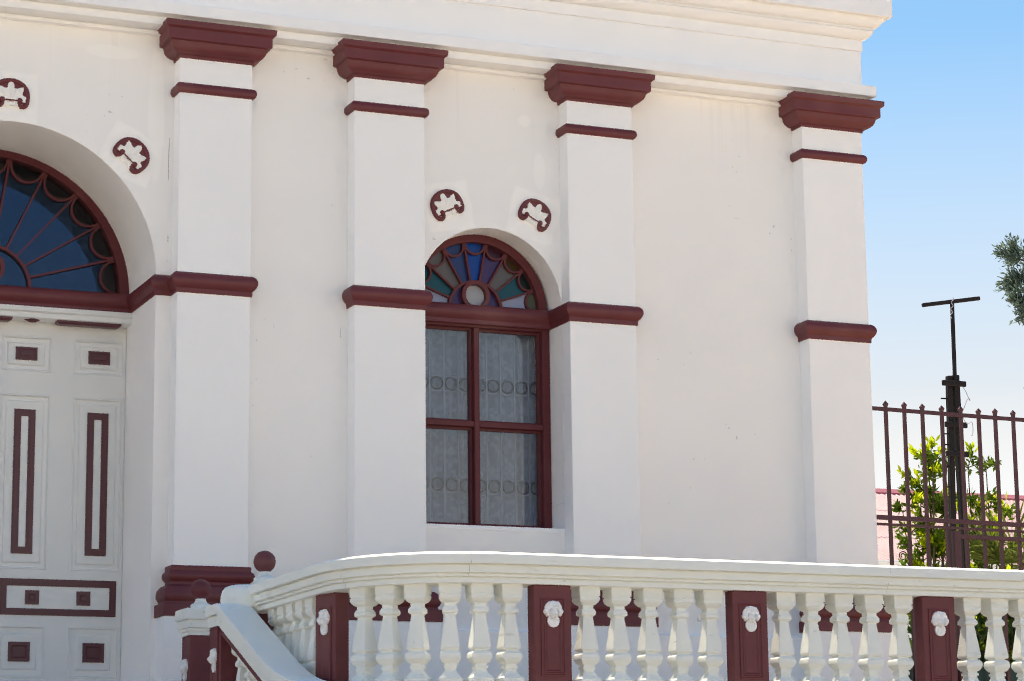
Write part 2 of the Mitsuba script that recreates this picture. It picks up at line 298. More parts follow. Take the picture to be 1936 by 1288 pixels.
for i, (a, b) in enumerate(PIL):
    k = nxt('building__pilaster')
    ye = 9.0 if i == 3 else 0.02
    put(k, box(a, b, -D, 0.8 if i == 3 else 0.0, FLOOR, 5.30, 0.004), 'm_trim', False)
    path = [(a, 0.02), (a, -D), (b, -D), (b, 0.7 if i == 3 else 0.02)]
    rough = lambda prof: prof
    put(k + '__capital', sweep(path, CAP), 'm_maroon', 35)
    put(k + '__neck_moulding', sweep(path, NECK), 'm_maroon', 40)
    put(k + '__base', sweep(path, BASE), 'm_maroon', 40)
    put(k + '__pedestal', sweep(path, PED), 'm_trim', 35)
L2 = 2 * DC
put('building__impost_moulding', sweep([(-2.64, .02), (-2.64, -D), (-2.14, -D), (-2.14, 0), (DC - DR_, 0), (DC - DR_, .66), (DC + DR_, .66), (DC + DR_, 0), (0, 0), (0, -D), (.5, -D), (.5, .02)], IMP), 'm_maroon', 40)
put('building__impost_moulding', sweep([(1.2268, .02), (1.2268, -D), (1.7376, -D), (1.7378, .185), (2.8158, .185), (2.816, -D), (3.3266, -D), (3.3266, .02)], IMP), 'm_maroon', 40)
put('building__impost_moulding', sweep([(4.7145, .02), (4.7145, -D), (5.2245, -D), (5.2245, .7)], IMP), 'm_maroon', 40)

# --- fan shaped lights over door and window
def fan(kind, cx, cz, R, rin, rhub, n, y, fw, pane_for, disc_c, disc_r, disc_pane, bar=0.017):
    fr = Polygon(arc(cx, cz, R, 0, 180, 73) + arc(cx, cz, rin, 180, 0, 73))
    put(f'building__{kind}__arch_frame', extr_y(fr, y, y + 0.12), 'm_maroon_gloss', 25)
    hb = Polygon(arc(cx, cz, rhub + bar * .6, 0, 180, 41) + arc(cx, cz, rhub - bar * .6, 180, 0, 41))
    put(f'building__{kind}__hub_ring', extr_y(hb, y + 0.02, y + 0.09), 'm_maroon_gloss', 25)
    st = 180.0 / n
    for i in range(1, n):
        t = math.radians(i * st); c, s = math.cos(t), math.sin(t)
        put(f'building__{kind}__spoke', obox((cx + rhub * c, y + 0.055, cz + rhub * s), (cx + (rin + .006) * c, y + 0.055, cz + (rin + .006) * s), bar * .8, 0.06) if abs(c) > 2 else
            extr_y(Polygon([(cx + rhub * c - s * bar * .42, cz + rhub * s + c * bar * .42), (cx + rhub * c + s * bar * .42, cz + rhub * s - c * bar * .42), (cx + (rin + .006) * c + s * bar * .42, cz + (rin + .006) * s - c * bar * .42), (cx + (rin + .006) * c - s * bar * .42, cz + (rin + .006) * s + c * bar * .42)]), y + 0.025, y + 0.085), 'm_maroon_gloss', 25)
    chord = 2 * rin * math.sin(math.radians(st / 2)); rs = chord * 0.44
    for i in range(n):
        tm = math.radians((i + .5) * st); c, s = math.cos(tm), math.sin(tm); mx, mz = cx + rin * math.cos(math.radians(st / 2)) * c, cz + rin * math.cos(math.radians(st / 2)) * s
        a0 = math.degrees(tm) + 90
        o = Polygon(arc(mx, mz, rs + bar * .45, a0, a0 + 180, 21) + arc(mx, mz, rs - bar * .45, a0 + 180, a0, 21))
        put(f'building__{kind}__scallop', extr_y(o, y + 0.027, y + 0.083), 'm_maroon_gloss', 25)
        sec = Polygon(arc(cx, cz, rin + .01, i * st, (i + 1) * st, 9) + arc(cx, cz, rhub, (i + 1) * st, i * st, 9))
        dome = Polygon(arc(mx, mz, rs, a0, a0 + 180, 21)).union(Polygon([(mx - s * rs, mz + c * rs), (mx + s * rs, mz - c * rs), (cx + (rin + .01) * math.cos(math.radians((i + .02) * st)), cz + (rin + .01) * math.sin(math.radians((i + .02) * st))), (cx + (rin + .01) * math.cos(math.radians((i + .98) * st)), cz + (rin + .01) * math.sin(math.radians((i + .98) * st)))]).convex_hull).intersection(sec)
        m1, m2 = pane_for(i)
        def flat(poly):
            poly = max(getattr(poly, 'geoms', [poly]), key=lambda g: g.area)
            v, f = trimesh.creation.triangulate_polygon(poly, engine='earcut')
            m = trimesh.Trimesh(np.stack([v[:, 0], np.full(len(v), y + 0.056), v[:, 1]], 1), f, process=False)
            if m.face_normals[0][1] > 0: m.invert()
            return m
        put(f'building__{kind}__pane', flat(sec.difference(dome)), m1, False)
        put(f'building__{kind}__pane', flat(dome), m2, False)
    hubp = Polygon(arc(cx, cz, rhub, 0, 180, 41)); disc = Polygon(arc(cx, disc_c, disc_r, 0, 360, 49)[:-1])
    ring = Polygon(arc(cx, disc_c, disc_r + .028, 0, 360, 49)[:-1]).difference(disc)
    put(f'building__{kind}__hub_disc_ring', extr_y(ring, y + 0.01, y + 0.085), 'm_maroon_gloss', 25)
    h = hubp.difference(disc)
    put(f'building__{kind}__pane', flat(h), disc_pane[0], False)
    put(f'building__{kind}__pane', flat(disc), disc_pane[1], False)
wsec = ['pale', 'teal', 'grey', 'purple', 'blue', 'indigo', 'grey', 'teal', 'pale']
wdom = ['green', 'darkgreen', 'brown', 'darkred', 'blue', 'indigo', 'grey', 'teal', 'pale']
fan('window', 2.2568, 3.642, 0.537, 0.476, 0.196, 9, 0.205, .06, lambda i: ('m_glass_' + wsec[i], 'm_glass_' + wdom[i]), 3.738, 0.078, ('m_glass_purple', 'm_glass_disc'), 0.015)
fan('fanlight', DC, 3.660, 0.97, 0.898, 0.287, 11, 0.70, .07, lambda i: ('m_fanglass', 'm_fanglass_dark'), 3.79, 0.085, ('m_fanglass', 'm_fanglass'), 0.016)
tag('building__window', 'round arched window with maroon frame and coloured fan panes')
tag('building__fanlight', 'wide half round fanlight with maroon spokes above the door')

# --- window: frame, mullion, panes, grille, lace
wy = 0.21
x0, x1, z0, z1 = WC - WR + .002, WC + WR - .004, 2.083, 3.53
K = 'building__window'
for (a, b, c, d) in ((x0, x0 + .055, z0, z1), (x1 - .055, x1, z0, z1)):
    put(K + '__stile', box(a, b, wy, wy + .10, c, d, .003), 'm_maroon_gloss', False)
put(K + '__sill_rail', box(x0 + .055, x1 - .055, wy + .002, wy + .10, z0, z0 + .032, .003), 'm_maroon_gloss', False)
put(K + '__head_rail', box(x0 + .055, x1 - .055, wy + .002, wy + .10, 3.505, z1, .003), 'm_maroon_gloss', False)
put(K + '__mullion', box(2.236, 2.276, wy + .004, wy + .085, z0 + .033, 3.504, .003), 'm_maroon_gloss', False)
for a, b in ((x0 + .056, 2.2355), (2.2765, x1 - .056)):
    put(K + '__transom_bar', box(a, b, wy + .006, wy + .08, 2.80, 2.84, .003), 'm_maroon_gloss', False)
for a, b in ((x0 + .0555, 2.2345), (2.2775, x1 - .0555)):           # thin inner sashes
    for c, d in ((z0 + .033, 2.799), (2.841, 3.504)):
        ring = sbox(a, c, b, d).difference(sbox(a + .014, c + .014, b - .014, d - .014))
        put(K + '__sash', extr_y(ring, wy + .05, wy + .098), 'm_maroon_gloss', False)
        q = trimesh.Trimesh([(a + .014, wy + .075, c + .014), (b - .014, wy + .075, c + .014), (b - .014, wy + .075, d - .014), (a + .014, wy + .075, d - .014)], [[0, 1, 2], [0, 2, 3]], process=False)
        put(K + '__pane', q, 'm_glass', False)
gx = [x0 + .02 + .1075 * i for i in range(11)]
for i, xx in enumerate(gx):
    put(K + '__grille_bar', obox((xx, .405, z0), (xx, .405, 3.51), .011), 'm_grille', False)
for zc in (3.13, 2.415):
    for zz in (zc + .052, zc - .052):
        put(K + '__grille_rail', obox((x0, .4165, zz), (x1, .4165, zz), .010), 'm_grille', False)
    for i in range(10):
        t = np.linspace(0, 2 * np.pi, 25)
        put(K + '__grille_ring', tube(np.stack([gx[i] + .0538 + .043 * np.cos(t), np.full(25, .405), zc + .043 * np.sin(t)], 1), .006, 6, False), 'm_grille', 60)
u = np.linspace(x0 - .05, x1 + .05, 220); zz = np.linspace(2.0, 3.6, 12)
U, Zg = np.meshgrid(u, zz, indexing='ij')
Yc = .480 + .022 * np.sin(U * 47 + .5 * np.sin(Zg * 2)) + .010 * np.sin(U * 21 + 1)
V = np.stack([U, Yc, Zg], -1).reshape(-1, 3); ii = np.arange(220 * 12).reshape(220, 12)
F = np.vstack([np.stack([ii[:-1, :-1].ravel(), ii[1:, :-1].ravel(), ii[1:, 1:].ravel()], 1), np.stack([ii[:-1, :-1].ravel(), ii[1:, 1:].ravel(), ii[:-1, 1:].ravel()], 1)])
put(K + '__curtain', trimesh.Trimesh(V, F, process=False), 'm_lace', True, label='patterned lace curtain hanging behind the window bars')
put('building__window__sill', box(WC - WR - .001, WC + WR + .001, -.004, .3, 2.05, 2.0825, .003), 'm_trim', False)
put('building__window__dark_backing', box(WC - .62, WC + .62, .86, .87, 1.9, 4.3), 'm_dark', False)  # added dark sheet behind the curtain, stands in for the dim room

# --- door
yd = 0.75
K = 'building__door'
tag(K, 'tall panelled white double door with maroon inlays')
lz = 3.50
COLS = [(-0.960, -0.618), (-0.466, -0.122)]
def mir(c): return (2 * DC - c[1], 2 * DC - c[0])
for side in (0, 1):
    cols = COLS if side == 0 else [mir(c) for c in COLS]
    leaf = sbox(DC + .003, FLOOR + .01, DC + DR_ - .004, lz) if side == 0 else sbox(DC - DR_ + .004, FLOOR + .01, DC - .003, lz)
    holes = []
    for (a, b) in cols:
        for (c, d) in ((3.100, 3.342), (1.772, 2.945), (1.06, 1.402), (0.56, 0.98)):
            holes.append((a, b, c, d)); leaf = leaf.difference(sbox(a, c, b, d))
    lk = put(K + '__leaf', extr_y(leaf, yd, yd + .05), 'm_door', False)
    for (a, b, c, d) in holes:
        i1 = 0.050 if c != 1.06 else 0.060
        put(K + '__panel', rectloft(a, b, c, d, [(0, yd), (0.004, yd - .004), (0.010, yd - .004), (0.018, yd + .012), (i1 - .008, yd + .013), (i1 - .002, yd + .004), (i1 + .002, yd + .002), (i1 + .014, yd + .002)]), 'm_door', False)
        if c > 3:
            put(K + '__inlay', rectloft(a + .098, b - .098, 3.177, 3.266, [(0, yd + .0025), (0, yd - .008), (.014, yd - .008), (.018, yd - .003), (.028, yd - .003), (.031, yd - .009)]), 'm_doormaroon', False)
        elif c > 1.5:
            o = sbox(a + .1, 1.875, b - .1, 2.843).difference(sbox(a + .1 + .046, 1.875 + .046, b - .1 - .046, 2.843 - .046))
            put(K + '__inlay', cat([extr_y(o, yd - .006, yd + .004), extr_y(sbox(a + .108, 1.883, b - .108, 2.835).difference(sbox(a + .132, 1.907, b - .132, 2.811)), yd - .010, yd - .0055)]), 'm_doormaroon', False)
            put(K + '__slot', rectloft(a + .1465, b - .1465, 1.9215, 2.7965, [(0, yd + .004), (0, yd - .001), (.004, yd - .003)]), 'm_door', False)
        elif c > 1:
            put(K + '__inlay', rectloft(a + .1, b - .1, 1.166, 1.294, [(0, yd + .0025), (0, yd - .009), (.022, yd - .009), (.030, yd - .001), (.034, yd - .001)]), 'm_doormaroon', False)
    for (a, b) in ((-.925, -.148),) if side == 0 else (mir((-.925, -.148)),):
        o = sbox(a, 1.470, b, 1.710).difference(sbox(a + .045, 1.515, b - .045, 1.663))
        put(K + '__inlay', cat([extr_y(o, yd - .007, yd + .002), extr_y(sbox(a + .009, 1.479, b - .009, 1.701).difference(sbox(a + .034, 1.504, b - .034, 1.674)), yd - .011, yd - .0065)]), 'm_doormaroon', False)
        for q in ((-.757, -.665), (-.415, -.322)):
            q = q if side == 0 else mir(q)
            put(K + '__inlay', rectloft(q[0], q[1], 1.541, 1.635, [(0, yd + .002), (0, yd - .008), (.024, yd - .008), (.032, yd - .002), (.036, yd - .002)]), 'm_doormaroon', False)
put(K + '__lintel', sweep([(DC - DR_ + .001, .74), (DC + DR_ - .001, .74)], [(0, 3.440), (.118, 3.446), (.120, 3.448), (.120, 3.478), (.128, 3.482), (.137, 3.486), (.139, 3.488), (.139, 3.516), (.134, 3.5195), (0, 3.5205)]), 'm_door', 30)
put(K + '__meeting_strip', box(DC - .02, DC + .02, yd - .012, yd - .001, FLOOR + .02, 3.43, .004), 'm_door', False)
for (a, b) in ((-.61, -.17), (DC - .16, DC + .16), (2 * DC + .17, 2 * DC + .61)):
    pl = trimesh.convex.convex_hull([(x, y, z) for (i, z) in ((0, 3.4455), (0, 3.432), (.018, 3.420)) for x in (a + i, b - i) for y in (.642 + i * .6, .725 - i * .6)])
    put(K + '__batten', pl, 'm_doormaroon', False)
for xc in (-.77, 2 * DC + .77):
    put(K + '__lozenge', trimesh.convex.convex_hull([(xc - .06, .684, 3.4445), (xc + .06, .684, 3.4445), (xc, .645, 3.4445), (xc, .724, 3.4445), (xc - .02, .684, 3.424), (xc + .02, .684, 3.424)]), 'm_doormaroon', False)

# --- plaster palmettes over the arches
def palmette():
    half = [(.060, .004), (.053, -.020), (.066, -.036), (.088, -.036), (.104, -.016), (.110, .016), (.109, .050), (.096, .088), (.068, .116), (.035, .131), (0, .135)]
    pts = np.array(half + [(-a, b) for a, b in half[-2::-1]])
    from scipy.interpolate import splprep, splev
    tck, _ = splprep(pts.T, s=0); c = np.array(splev(np.linspace(0, 1, 90), tck)).T
    ring = tube(np.stack([c[:, 0], np.full(90, -.004), c[:, 1]], 1), .0150, 10)
    ring.vertices[:, 1] = -.004 + (ring.vertices[:, 1] + .004) * 1.0
    eyes = []
    for s in (-1, 1):
        e = trimesh.creation.icosphere(2, .0185); e.vertices *= (1, .9, 1); e.apply_translation((s * .058, -.012, .001)); eyes.append(e)
    plate = extr_y(Polygon(np.vstack([c[12:-12], [(-.05, -.012), (.05, -.012)]])).buffer(0), -.006, .004)
    ring = cat([ring, plate] + eyes)
    bar = tube([(-.058, -.016, 0), (.058, -.016, 0)], .0048, 8)
    tips = [(90, .130), (50, .120), (14, .108)]
    def H(x, z):
        z = z + .004; th = np.degrees(np.arctan2(z, np.abs(x))); r = np.hypot(x, z)
        out = np.full_like(x, -1.0); best = np.full_like(x, -1.0)
        for (a, R) in tips:
            d = (th - a); wdt = 25 * np.clip(1.10 - r / R, .0, 1) ** .6 + .2
            s = 1 - np.abs(d) / wdt
            rag = R * (1 + .05 * np.cos(np.radians(d * 26)))
            inside = (r < rag) & (s > 0)
            best = np.where(inside, np.maximum(best, .007 + .012 * np.clip(s, 0, 1) ** .8 * (1 - .35 * r / R)), best)
        body = (r < .101 - .012 * np.abs(np.sin(np.radians(th * 9)))) & (th > -12)
        best = np.where(body, np.maximum(best, .009 + .006 * np.abs(np.cos(np.radians(th * 5.6)))), best)
        return np.where((z > -.006), best, -1)
    leaf = relief(H, -.11, .11, -.01, .13, .0022, -.004)
    fr = relief(lambda x, z: np.where((z < -.008) & (z > -.041 + .006 * np.abs(np.cos(x * 150)) - .018 * (np.abs(x) > .045)) & (np.abs(x) < .058), .010 + .004 * np.abs(np.cos(x * 150)) , -1), -.06, .06, -.046, -.006, .002, -.003)
    return ring, leaf, bar, fr
RNG, LEAF, BAR, FRI = (mikit.ply(m, b, smooth=40) for m, b in zip(palmette(), ('m_maroon', 'm_plaster_white', 'm_maroon', 'm_plaster_white')))
for i, (ox, oz, a) in enumerate(ORN):
    k = nxt('building__palmette')
    M = T().translate([ox, -.003, oz]).rotate([0, 1, 0], -(a - 90)) .scale([1.0, 1.0, 1.0])
    for nm, s in (('ring', RNG), ('leaf', LEAF), ('bar', BAR), ('fringe', FRI)):
        put(f'{k}__{nm}', {**s, 'to_world': M}, None)

# ------------------------------------------------------------------ balustrade of the terrace
ZR = 1.41
def rounded(prof): return prof
RAIL = [(-.14, 1.346), (-.105, 1.300), (-.105, 1.252), (.088, 1.252), (.090, 1.254), (.090, 1.2765), (.080, 1.277), (.080, 1.2825), (.100, 1.283), (.102, 1.285), (.102, 1.2945), (.093, 1.295), (.093, 1.3005), (.114, 1.301), (.116, 1.303), (.116, 1.3375), (.103, 1.338), (.103, 1.3445), (.138, 1.345), (.140, 1.347), (.140, 1.388), (.137, 1.393), (.125, 1.398), (.085, 1.409), (.04, 1.4165), (-.04, 1.4165), (-.125, 1.398), (-.14, 1.388)]
CX, CY, CR = .62, -3.4, .62
def cpt(ph, r=CR):
    p = math.radians(ph); return (CX - r * math.cos(p), CY - r * math.sin(p))
XE = 6.3
rp = [(0, -2.06), (0, -2.6), (0, -3.1)] + [cpt(a) for a in np.linspace(0, 90, 31)] + [(x, -4.02) for x in (1.5, 2.5, 3.5, 4.5, XE)]
K = 'balustrade'
tag(K, 'cream balustrade of bulbous balusters with a curved corner along the terrace edge', 'balustrade')
put(K + '__handrail', sweep(rp, RAIL, closed=True, caps=True), 'm_cream', 35)
put(K + '__base_rail', sweep(rp, [(-.13, FLOOR), (.13, FLOOR), (.13, .60), (.115, .622), (-.115, .622), (-.13, .60)], closed=True, caps=True), 'm_cream', 35)
BAL = [(1.253, .057), (1.206, .057), (1.2055, .0515), (1.2005, .0515), (1.200, .056), (1.186, .056), (1.172, .049), (1.162, .038), (1.158, .030), (1.141, .0285), (1.1405, .033), (1.136, .034), (1.127, .0395), (1.111, .0395), (1.1045, .033), (1.104, .028), (1.098, .027), (1.0975, .0265),
       (.943, .0475), (.934, .0475), (.926, .042), (.9255, .034), (.918, .034), (.9175, .041), (.906, .0505), (.895, .0525), (.883, .0525), (.868, .045), (.8565, .036), (.856, .0295), (.846, .0295), (.8455, .0345), (.832, .0345), (.8315, .028), (.822, .028), (.808, .034), (.793, .047), (.783, .056), (.7825, .0585), (.722, .0585), (.7215, .053), (.712, .053), (.7115, .0585), (.622, .0585)]
def square_lathe(prof, ch=0.05):
    V, F = [], []
    for (z, h) in prof:
        c = h * ch
        V += [(h, -h + c, z), (h, h - c, z), (h - c, h, z), (-h + c, h, z), (-h, h - c, z), (-h, -h + c, z), (-h + c, -h, z), (h - c, -h, z)]
    for i in range(len(prof) - 1):
        for j in range(8):
            a, b = i * 8 + j, i * 8 + (j + 1) % 8
            F += [[a, b, b + 8], [a, b + 8, a + 8]]
    return orient(trimesh.Trimesh(np.array(V), np.array(F), process=False))
rng = np.random.default_rng(5)
BALV = []
for i in range(4):                              # four castings, each a little uneven
    m = square_lathe(BAL); v = m.vertices
    w = (meshkit.fbm(v * 14 + 40 * i, 3, i) - .5)[:, None]
    v[:, :2] *= 1 + .05 * w; v[:, 2] += .004 * w[:, 0] * (v[:, 2] < 1.2)
    m.vertices = v; BALV.append(mikit.ply(m, 'm_cream', smooth=24))
spots_b = [((0, y), 90.0) for y in (-2.41, -2.573, -2.735, -2.90, -3.07)]
spots_b += [(cpt(a), 90 - a) for a in (24.3, 39.3, 53.4, 68.6, 82.3)] + [((.695, -4.02), 0)]
front = [1.13, 1.308, 1.486, 1.664, 1.840, 2.268, 2.446, 2.622, 2.806, 2.990, 3.425, 3.602, 3.78, 3.957, 4.134, 4.57, 4.75, 4.93, 5.1, 5.28, 5.7, 5.88, 6.06]
spots_b += [((x - .005, -4.02), 0) for x in front]
for i, ((x, y), az) in enumerate(spots_b):
    put(K + '__baluster', {**BALV[i % 4], 'to_world': T().translate([x, y, 0]).rotate([0, 0, 1], -az + float(rng.normal(0, 1.0)))}, None)

def medal_h(x, z):
    h = np.full_like(x, -1.0)
    def bump(cx, cz, rx, rz, hh, base=.004):
        nonlocal h
        d = ((x - cx) / rx) ** 2 + ((z - cz) / rz) ** 2
        h = np.where(d < 1, np.maximum(h, base + hh * np.sqrt(np.clip(1 - d, 0, 1))), h)
    d = (x / .033) ** 2 + ((z + .036) / .034) ** 2
    gro = np.zeros_like(x)
    for a in (-42, 0, 42):
        t = math.radians(a); along, across = x * math.sin(t) - (z + .012) * math.cos(t), x * math.cos(t) + (z + .012) * math.sin(t)
        gro = np.maximum(gro, (along > .008) & (along < .036) & (np.abs(across) < .0022))
    h = np.where(d < 1, .008 + .004 * np.sqrt(np.clip(1 - d, 0, 1)) - .006 * gro, h)
    bump(0, .026, .049, .040, .017)
    for (cx, cz, rr, e) in ((-.037, .010, .017, .022), (.037, .011, .017, .022), (-.033, -.004, .012, .018), (.034, -.003, .012, .018), (-.020, .046, .017, .019), (.021, .046, .017, .019)):
        bump(cx, cz, rr, rr, e)
    halo = ((x / .0255) ** 2 + ((z - .006) / .034) ** 2)
    h = np.where((halo < 1) & (h > 0), np.minimum(h, .007), h)           # the locks stand clear of the face
    bump(0, .030, .026, .012, .024)
    bump(0, .004, .0205, .030, .034)
    face = ((x / .0205) ** 2 + ((z - .004) / .030) ** 2) < .8
    nose = np.exp(-(x / .0035) ** 2 - ((z - .004) / .009) ** 2) * .007
    eyes = (np.exp(-((np.abs(x) - .0082) / .0042) ** 2 - ((z - .011) / .0036) ** 2)) * -.007
    mouth = np.exp(-(x / .007) ** 2 - ((z + .0095) / .0018) ** 2) * -.004 + np.exp(-(x / .006) ** 2 - ((z + .0135) / .003) ** 2) * .002
    h = np.where(face, h + nose + eyes + mouth, h)
    curl = .0012 * np.cos(x * 420 + 3 * np.sin(z * 200)) * np.cos(z * 380)
    return np.where((h > 0) & ~face & (z > .005), h + curl, h)
MED = mikit.ply(relief(medal_h, -.056, .056, -.072, .072, .0016, -.004), 'm_medal', smooth=50)
def post(key, x, y, az, w, dp, ztop, zbot, medals=(0,), zm=1.106):
    """az: degrees the front is turned clockwise (seen from above) from facing -y towards -x"""
    M = T().translate([x, y, 0]).rotate([0, 0, 1], -az)
    H = np.array(M.matrix)
    body = [box(-w / 2, w / 2, -dp / 2, dp / 2, zbot, ztop, .004)]
    m = cat(body); m.apply_transform(H); put(key, m, 'm_maroon', False)
    def face(mm, s, off):
        A = trimesh.transformations.translation_matrix((0, 0, 0)); Rz = trimesh.transformations.rotation_matrix(math.radians(s), (0, 0, 1))
        mm = mm.copy(); mm.apply_translation((0, -off, 0)); mm.apply_transform(Rz); mm.apply_transform(H); return mm
    for s in medals:
        ww, off = (w, dp / 2) if s == 0 else (dp, w / 2)
        f = rectloft(-ww / 2 + .036, ww / 2 - .036, .792, 1.186, [(0, .001), (0, -.006), (.006, -.007), (.010, -.001), (.016, -.001), (.020, -.005), (.026, -.005), (.032, .0005), (.036, -.0005)])
        put(key + '__panel_moulding', face(f, s, off + .0005), 'm_maroon', False)
        A = T().rotate([0, 0, 1], s).translate([0, -off - .002, zm])
        put(key + '__medallion', {**MED, 'to_world': M @ A}, None)
pk = [nxt(K + '__post') for _ in range(6)]
post(pk[0], -.012, -3.335, 78, .2, .085, 1.251, .621)
for i, x in enumerate((.905, 2.035, 3.190, 4.35, 5.49)):
    post(pk[i + 1], x, -4.055, 0, .205, .085, 1.251, .621)

def ball_finial(key, x, y, zc, r=.0635):
    b = trimesh.creation.icosphere(4, r); b.vertices *= 1 + .012 * (meshkit.noise(b.vertices * 30, 3)[:, None] - .5); b.apply_translation((x, y, zc))
    put(key + '__ball', b, 'm_maroon', True)
    p = lathe([(0, zc - r - .0745), (.060, zc - r - .0745), (.062, zc - r - .070), (.062, zc - r - .032), (.058, zc - r - .027), (.044, zc - r - .022), (.036, zc - r - .012), (.032, zc - r - .002), (.032, zc - r + .006), (0, zc - r + .006)])
    p.apply_translation((x, y, 0)); put(key + '__ball_pedestal', p, 'm_cream', 35)
ball_finial(K, 0.0, -2.11, 1.548)
# plain rounded knuckle where the level rail turns down to the stair rail
kn = lathe([(0, 1.246), (.120, 1.246), (.140, 1.258), (.150, 1.285), (.152, 1.33), (.146, 1.368), (.128, 1.395), (.10, 1.4055), (0, 1.4065)], 48)
kn.apply_translation((-.105, -2.13, 0)); put(K + '__knuckle', kn, 'm_cream', 45)
tk = K + '__end_post'
put(tk, box(-.09, .09, -2.2, -2.02, FLOOR, 1.2515, .004), 'm_maroon', False)

# stair balustrade
K = 'stair_balustrade'
tag(K, 'sloping cream stair rail with a maroon end post descending beside the balustrade corner', 'balustrade')
def zst(y): return 1.292 - .43 * max(0, -2.25 - y)
ys = list(np.linspace(-2.25, -3.15, 6))
sp = [(-.225, -2.03, 1.292)] + [(-.225, y, zst(y)) for y in ys] + [(-.222, -3.25, .868), (-.214, -3.36, .829), (-.200, -3.47, .800), (-.18, -3.60, .778), (-.15, -3.75, .764), (-.12, -3.95, .755)]
SR = [(-.095, 0), (-.098, -.004), (-.098, -.060), (-.074, -.061), (-.074, -.068), (-.084, -.069), (-.084, -.122), (.084, -.122), (.084, -.069), (.074, -.068), (.074, -.061), (.098, -.060), (.098, -.004), (.095, 0)]
SR = SR[::-1]
put(K + '__handrail', orient(sweep(sp, SR, closed=True, caps=True)), 'm_cream', 30)
put(K + '__soffit_strip', orient(sweep(sp, [(-.07, -.1225), (-.07, -.168), (.07, -.168), (.07, -.1225)][::-1], closed=True, caps=True)), 'm_maroon', 30)
pk0 = nxt(K + '__post')
post(pk0, -.215, -2.165, 90, .2, .17, 1.145, FLOOR - .1, (0,), .985)
for i, y in enumerate((-2.47, -2.64, -2.81, -2.98, -3.15)):
    dz = zst(y) - .150 - 1.253
    top = square_lathe([(z, h) for z, h in BAL if z <= 1.26])
    put(K + '__baluster', {**BALV[i % 4], 'to_world': T().translate([-.225, y, dz + .03])}, None)
put(K + '__base_rail', orient(sweep([(p[0], p[1], p[2] - 1.292) for p in sp[1:7]], [(-.1, .38), (.1, .38), (.1, .535), (-.1, .535)], closed=True, caps=True)), 'm_cream', 30)
put(pk0 + '__foot_newel', box(-.30, -.16, -3.78, -3.60, GROUND, .66, .01), 'm_maroon', False)

# newel post by the door
K = 'newel_post'
tag(K, 'square maroon newel post with cream cap and maroon ball standing beside the door', 'newel post')
put(K + '__shaft', box(-.09, .09, -.89, -.71, FLOOR, 1.226, .004), 'm_maroon', False)
sq = [(-.09, -.71), (-.09, -.89), (.09, -.89), (.09, -.71)]
put(K + '__cap', orient(sweep(sq, [(-.089, 1.2265), (.004, 1.2265), (.005, 1.229), (.005, 1.250), (.013, 1.252), (.014, 1.268), (.021, 1.270), (.023, 1.273), (.023, 1.318), (.034, 1.321), (.036, 1.324), (.036, 1.384), (.032, 1.388), (-.089, 1.389)], loop=True)), 'm_cream', 30)
ball_finial(K, 0.0, -.80, 1.513)
M = T().translate([-.092, -.80, 1.022]).rotate([0, 0, 1], -90)
put(K + '__medallion', {**MED, 'to_world': M}, None)

# ------------------------------------------------------------------ fence, gate
K = 'fence'
tag(K, 'maroon steel picket fence with pointed tips running right from the facade corner', 'fence')
F0, F1 = np.array([5.24, .142]), np.array([9.6, .40])
fx = lambda x: .15 + (x - 5.4) * .067
tips = {}
px = [5.520, 5.688, 5.852, 6.030, 6.205, 6.372, 6.528, 6.698, 6.866] + [7.03 + .168 * i for i in range(16)]
def picket(x, y, z0, z1, w=.023):
    b = box(-w / 2, w / 2, -w / 2, w / 2, z0, z1 - .045)
    t = trimesh.convex.convex_hull([(sx * w * .5, sy * w * .5, z1 - .046) for sx in (-1, 1) for sy in (-1, 1)] + [(sx * w * .72, sy * w * .72, z1 - .026) for sx in (-1, 1) for sy in (-1, 1)] + [(0, 0, z1)])
    m = cat([b, t]); m.apply_translation((x, y, 0)); return m
for x in px:
    put(K + '__picket', picket(x, fx(x), FLOOR, 3.165 + rng.normal(0, .004)), 'm_fence', False)
def rail(key, xa, xb, z, w, h, dy=0):
    put(key, obox((xa, fx(xa) + dy, z), (xb, fx(xb) + dy, z), h, w), 'm_fence', False)
rail(K + '__rail', 5.24, 9.7, 3.092, .012, .030, -.012)
rail(K + '__rail', 5.24, 9.7, 2.278, .02, .034, -.016)
rail(K + '__rail', 5.24, 9.7, 2.228, .02, .018, -.016)
rail(K + '__rail', 5.24, 9.7, .62, .02, .034, -.016)
put(K + '__bracket', box(5.22, 5.33, .125, .155, 3.062, 3.10), 'm_fence', False)
p0 = np.array([5.3, fx(5.3) + .05]); 
put(K + '__lower_panel', obox((5.28, fx(5.28) + .05, .83), (9.7, fx(9.7) + .05, .83), .76, .006), 'm_greensheet', False, label='dark green sheet behind the lower part of the fence')
K = 'gate'
tag(K, 'maroon gate frame with thick stiles set below the middle rail of the fence', 'gate')
for x in (6.095, 6.905):
    put(K + '__stile', box(x - .028, x + .028, fx(x) - .045, fx(x) + .0, FLOOR + .02, 2.205), 'm_fence', False)
put(K + '__top_rail', obox((6.124, fx(6.1) - .025, 2.165), (6.876, fx(6.9) - .025, 2.165), .03, .03), 'm_fence', False)
put(K + '__bottom_rail', obox((6.124, fx(6.1) - .025, .55), (6.876, fx(6.9) - .025, .55), .04, .03), 'm_fence', False)

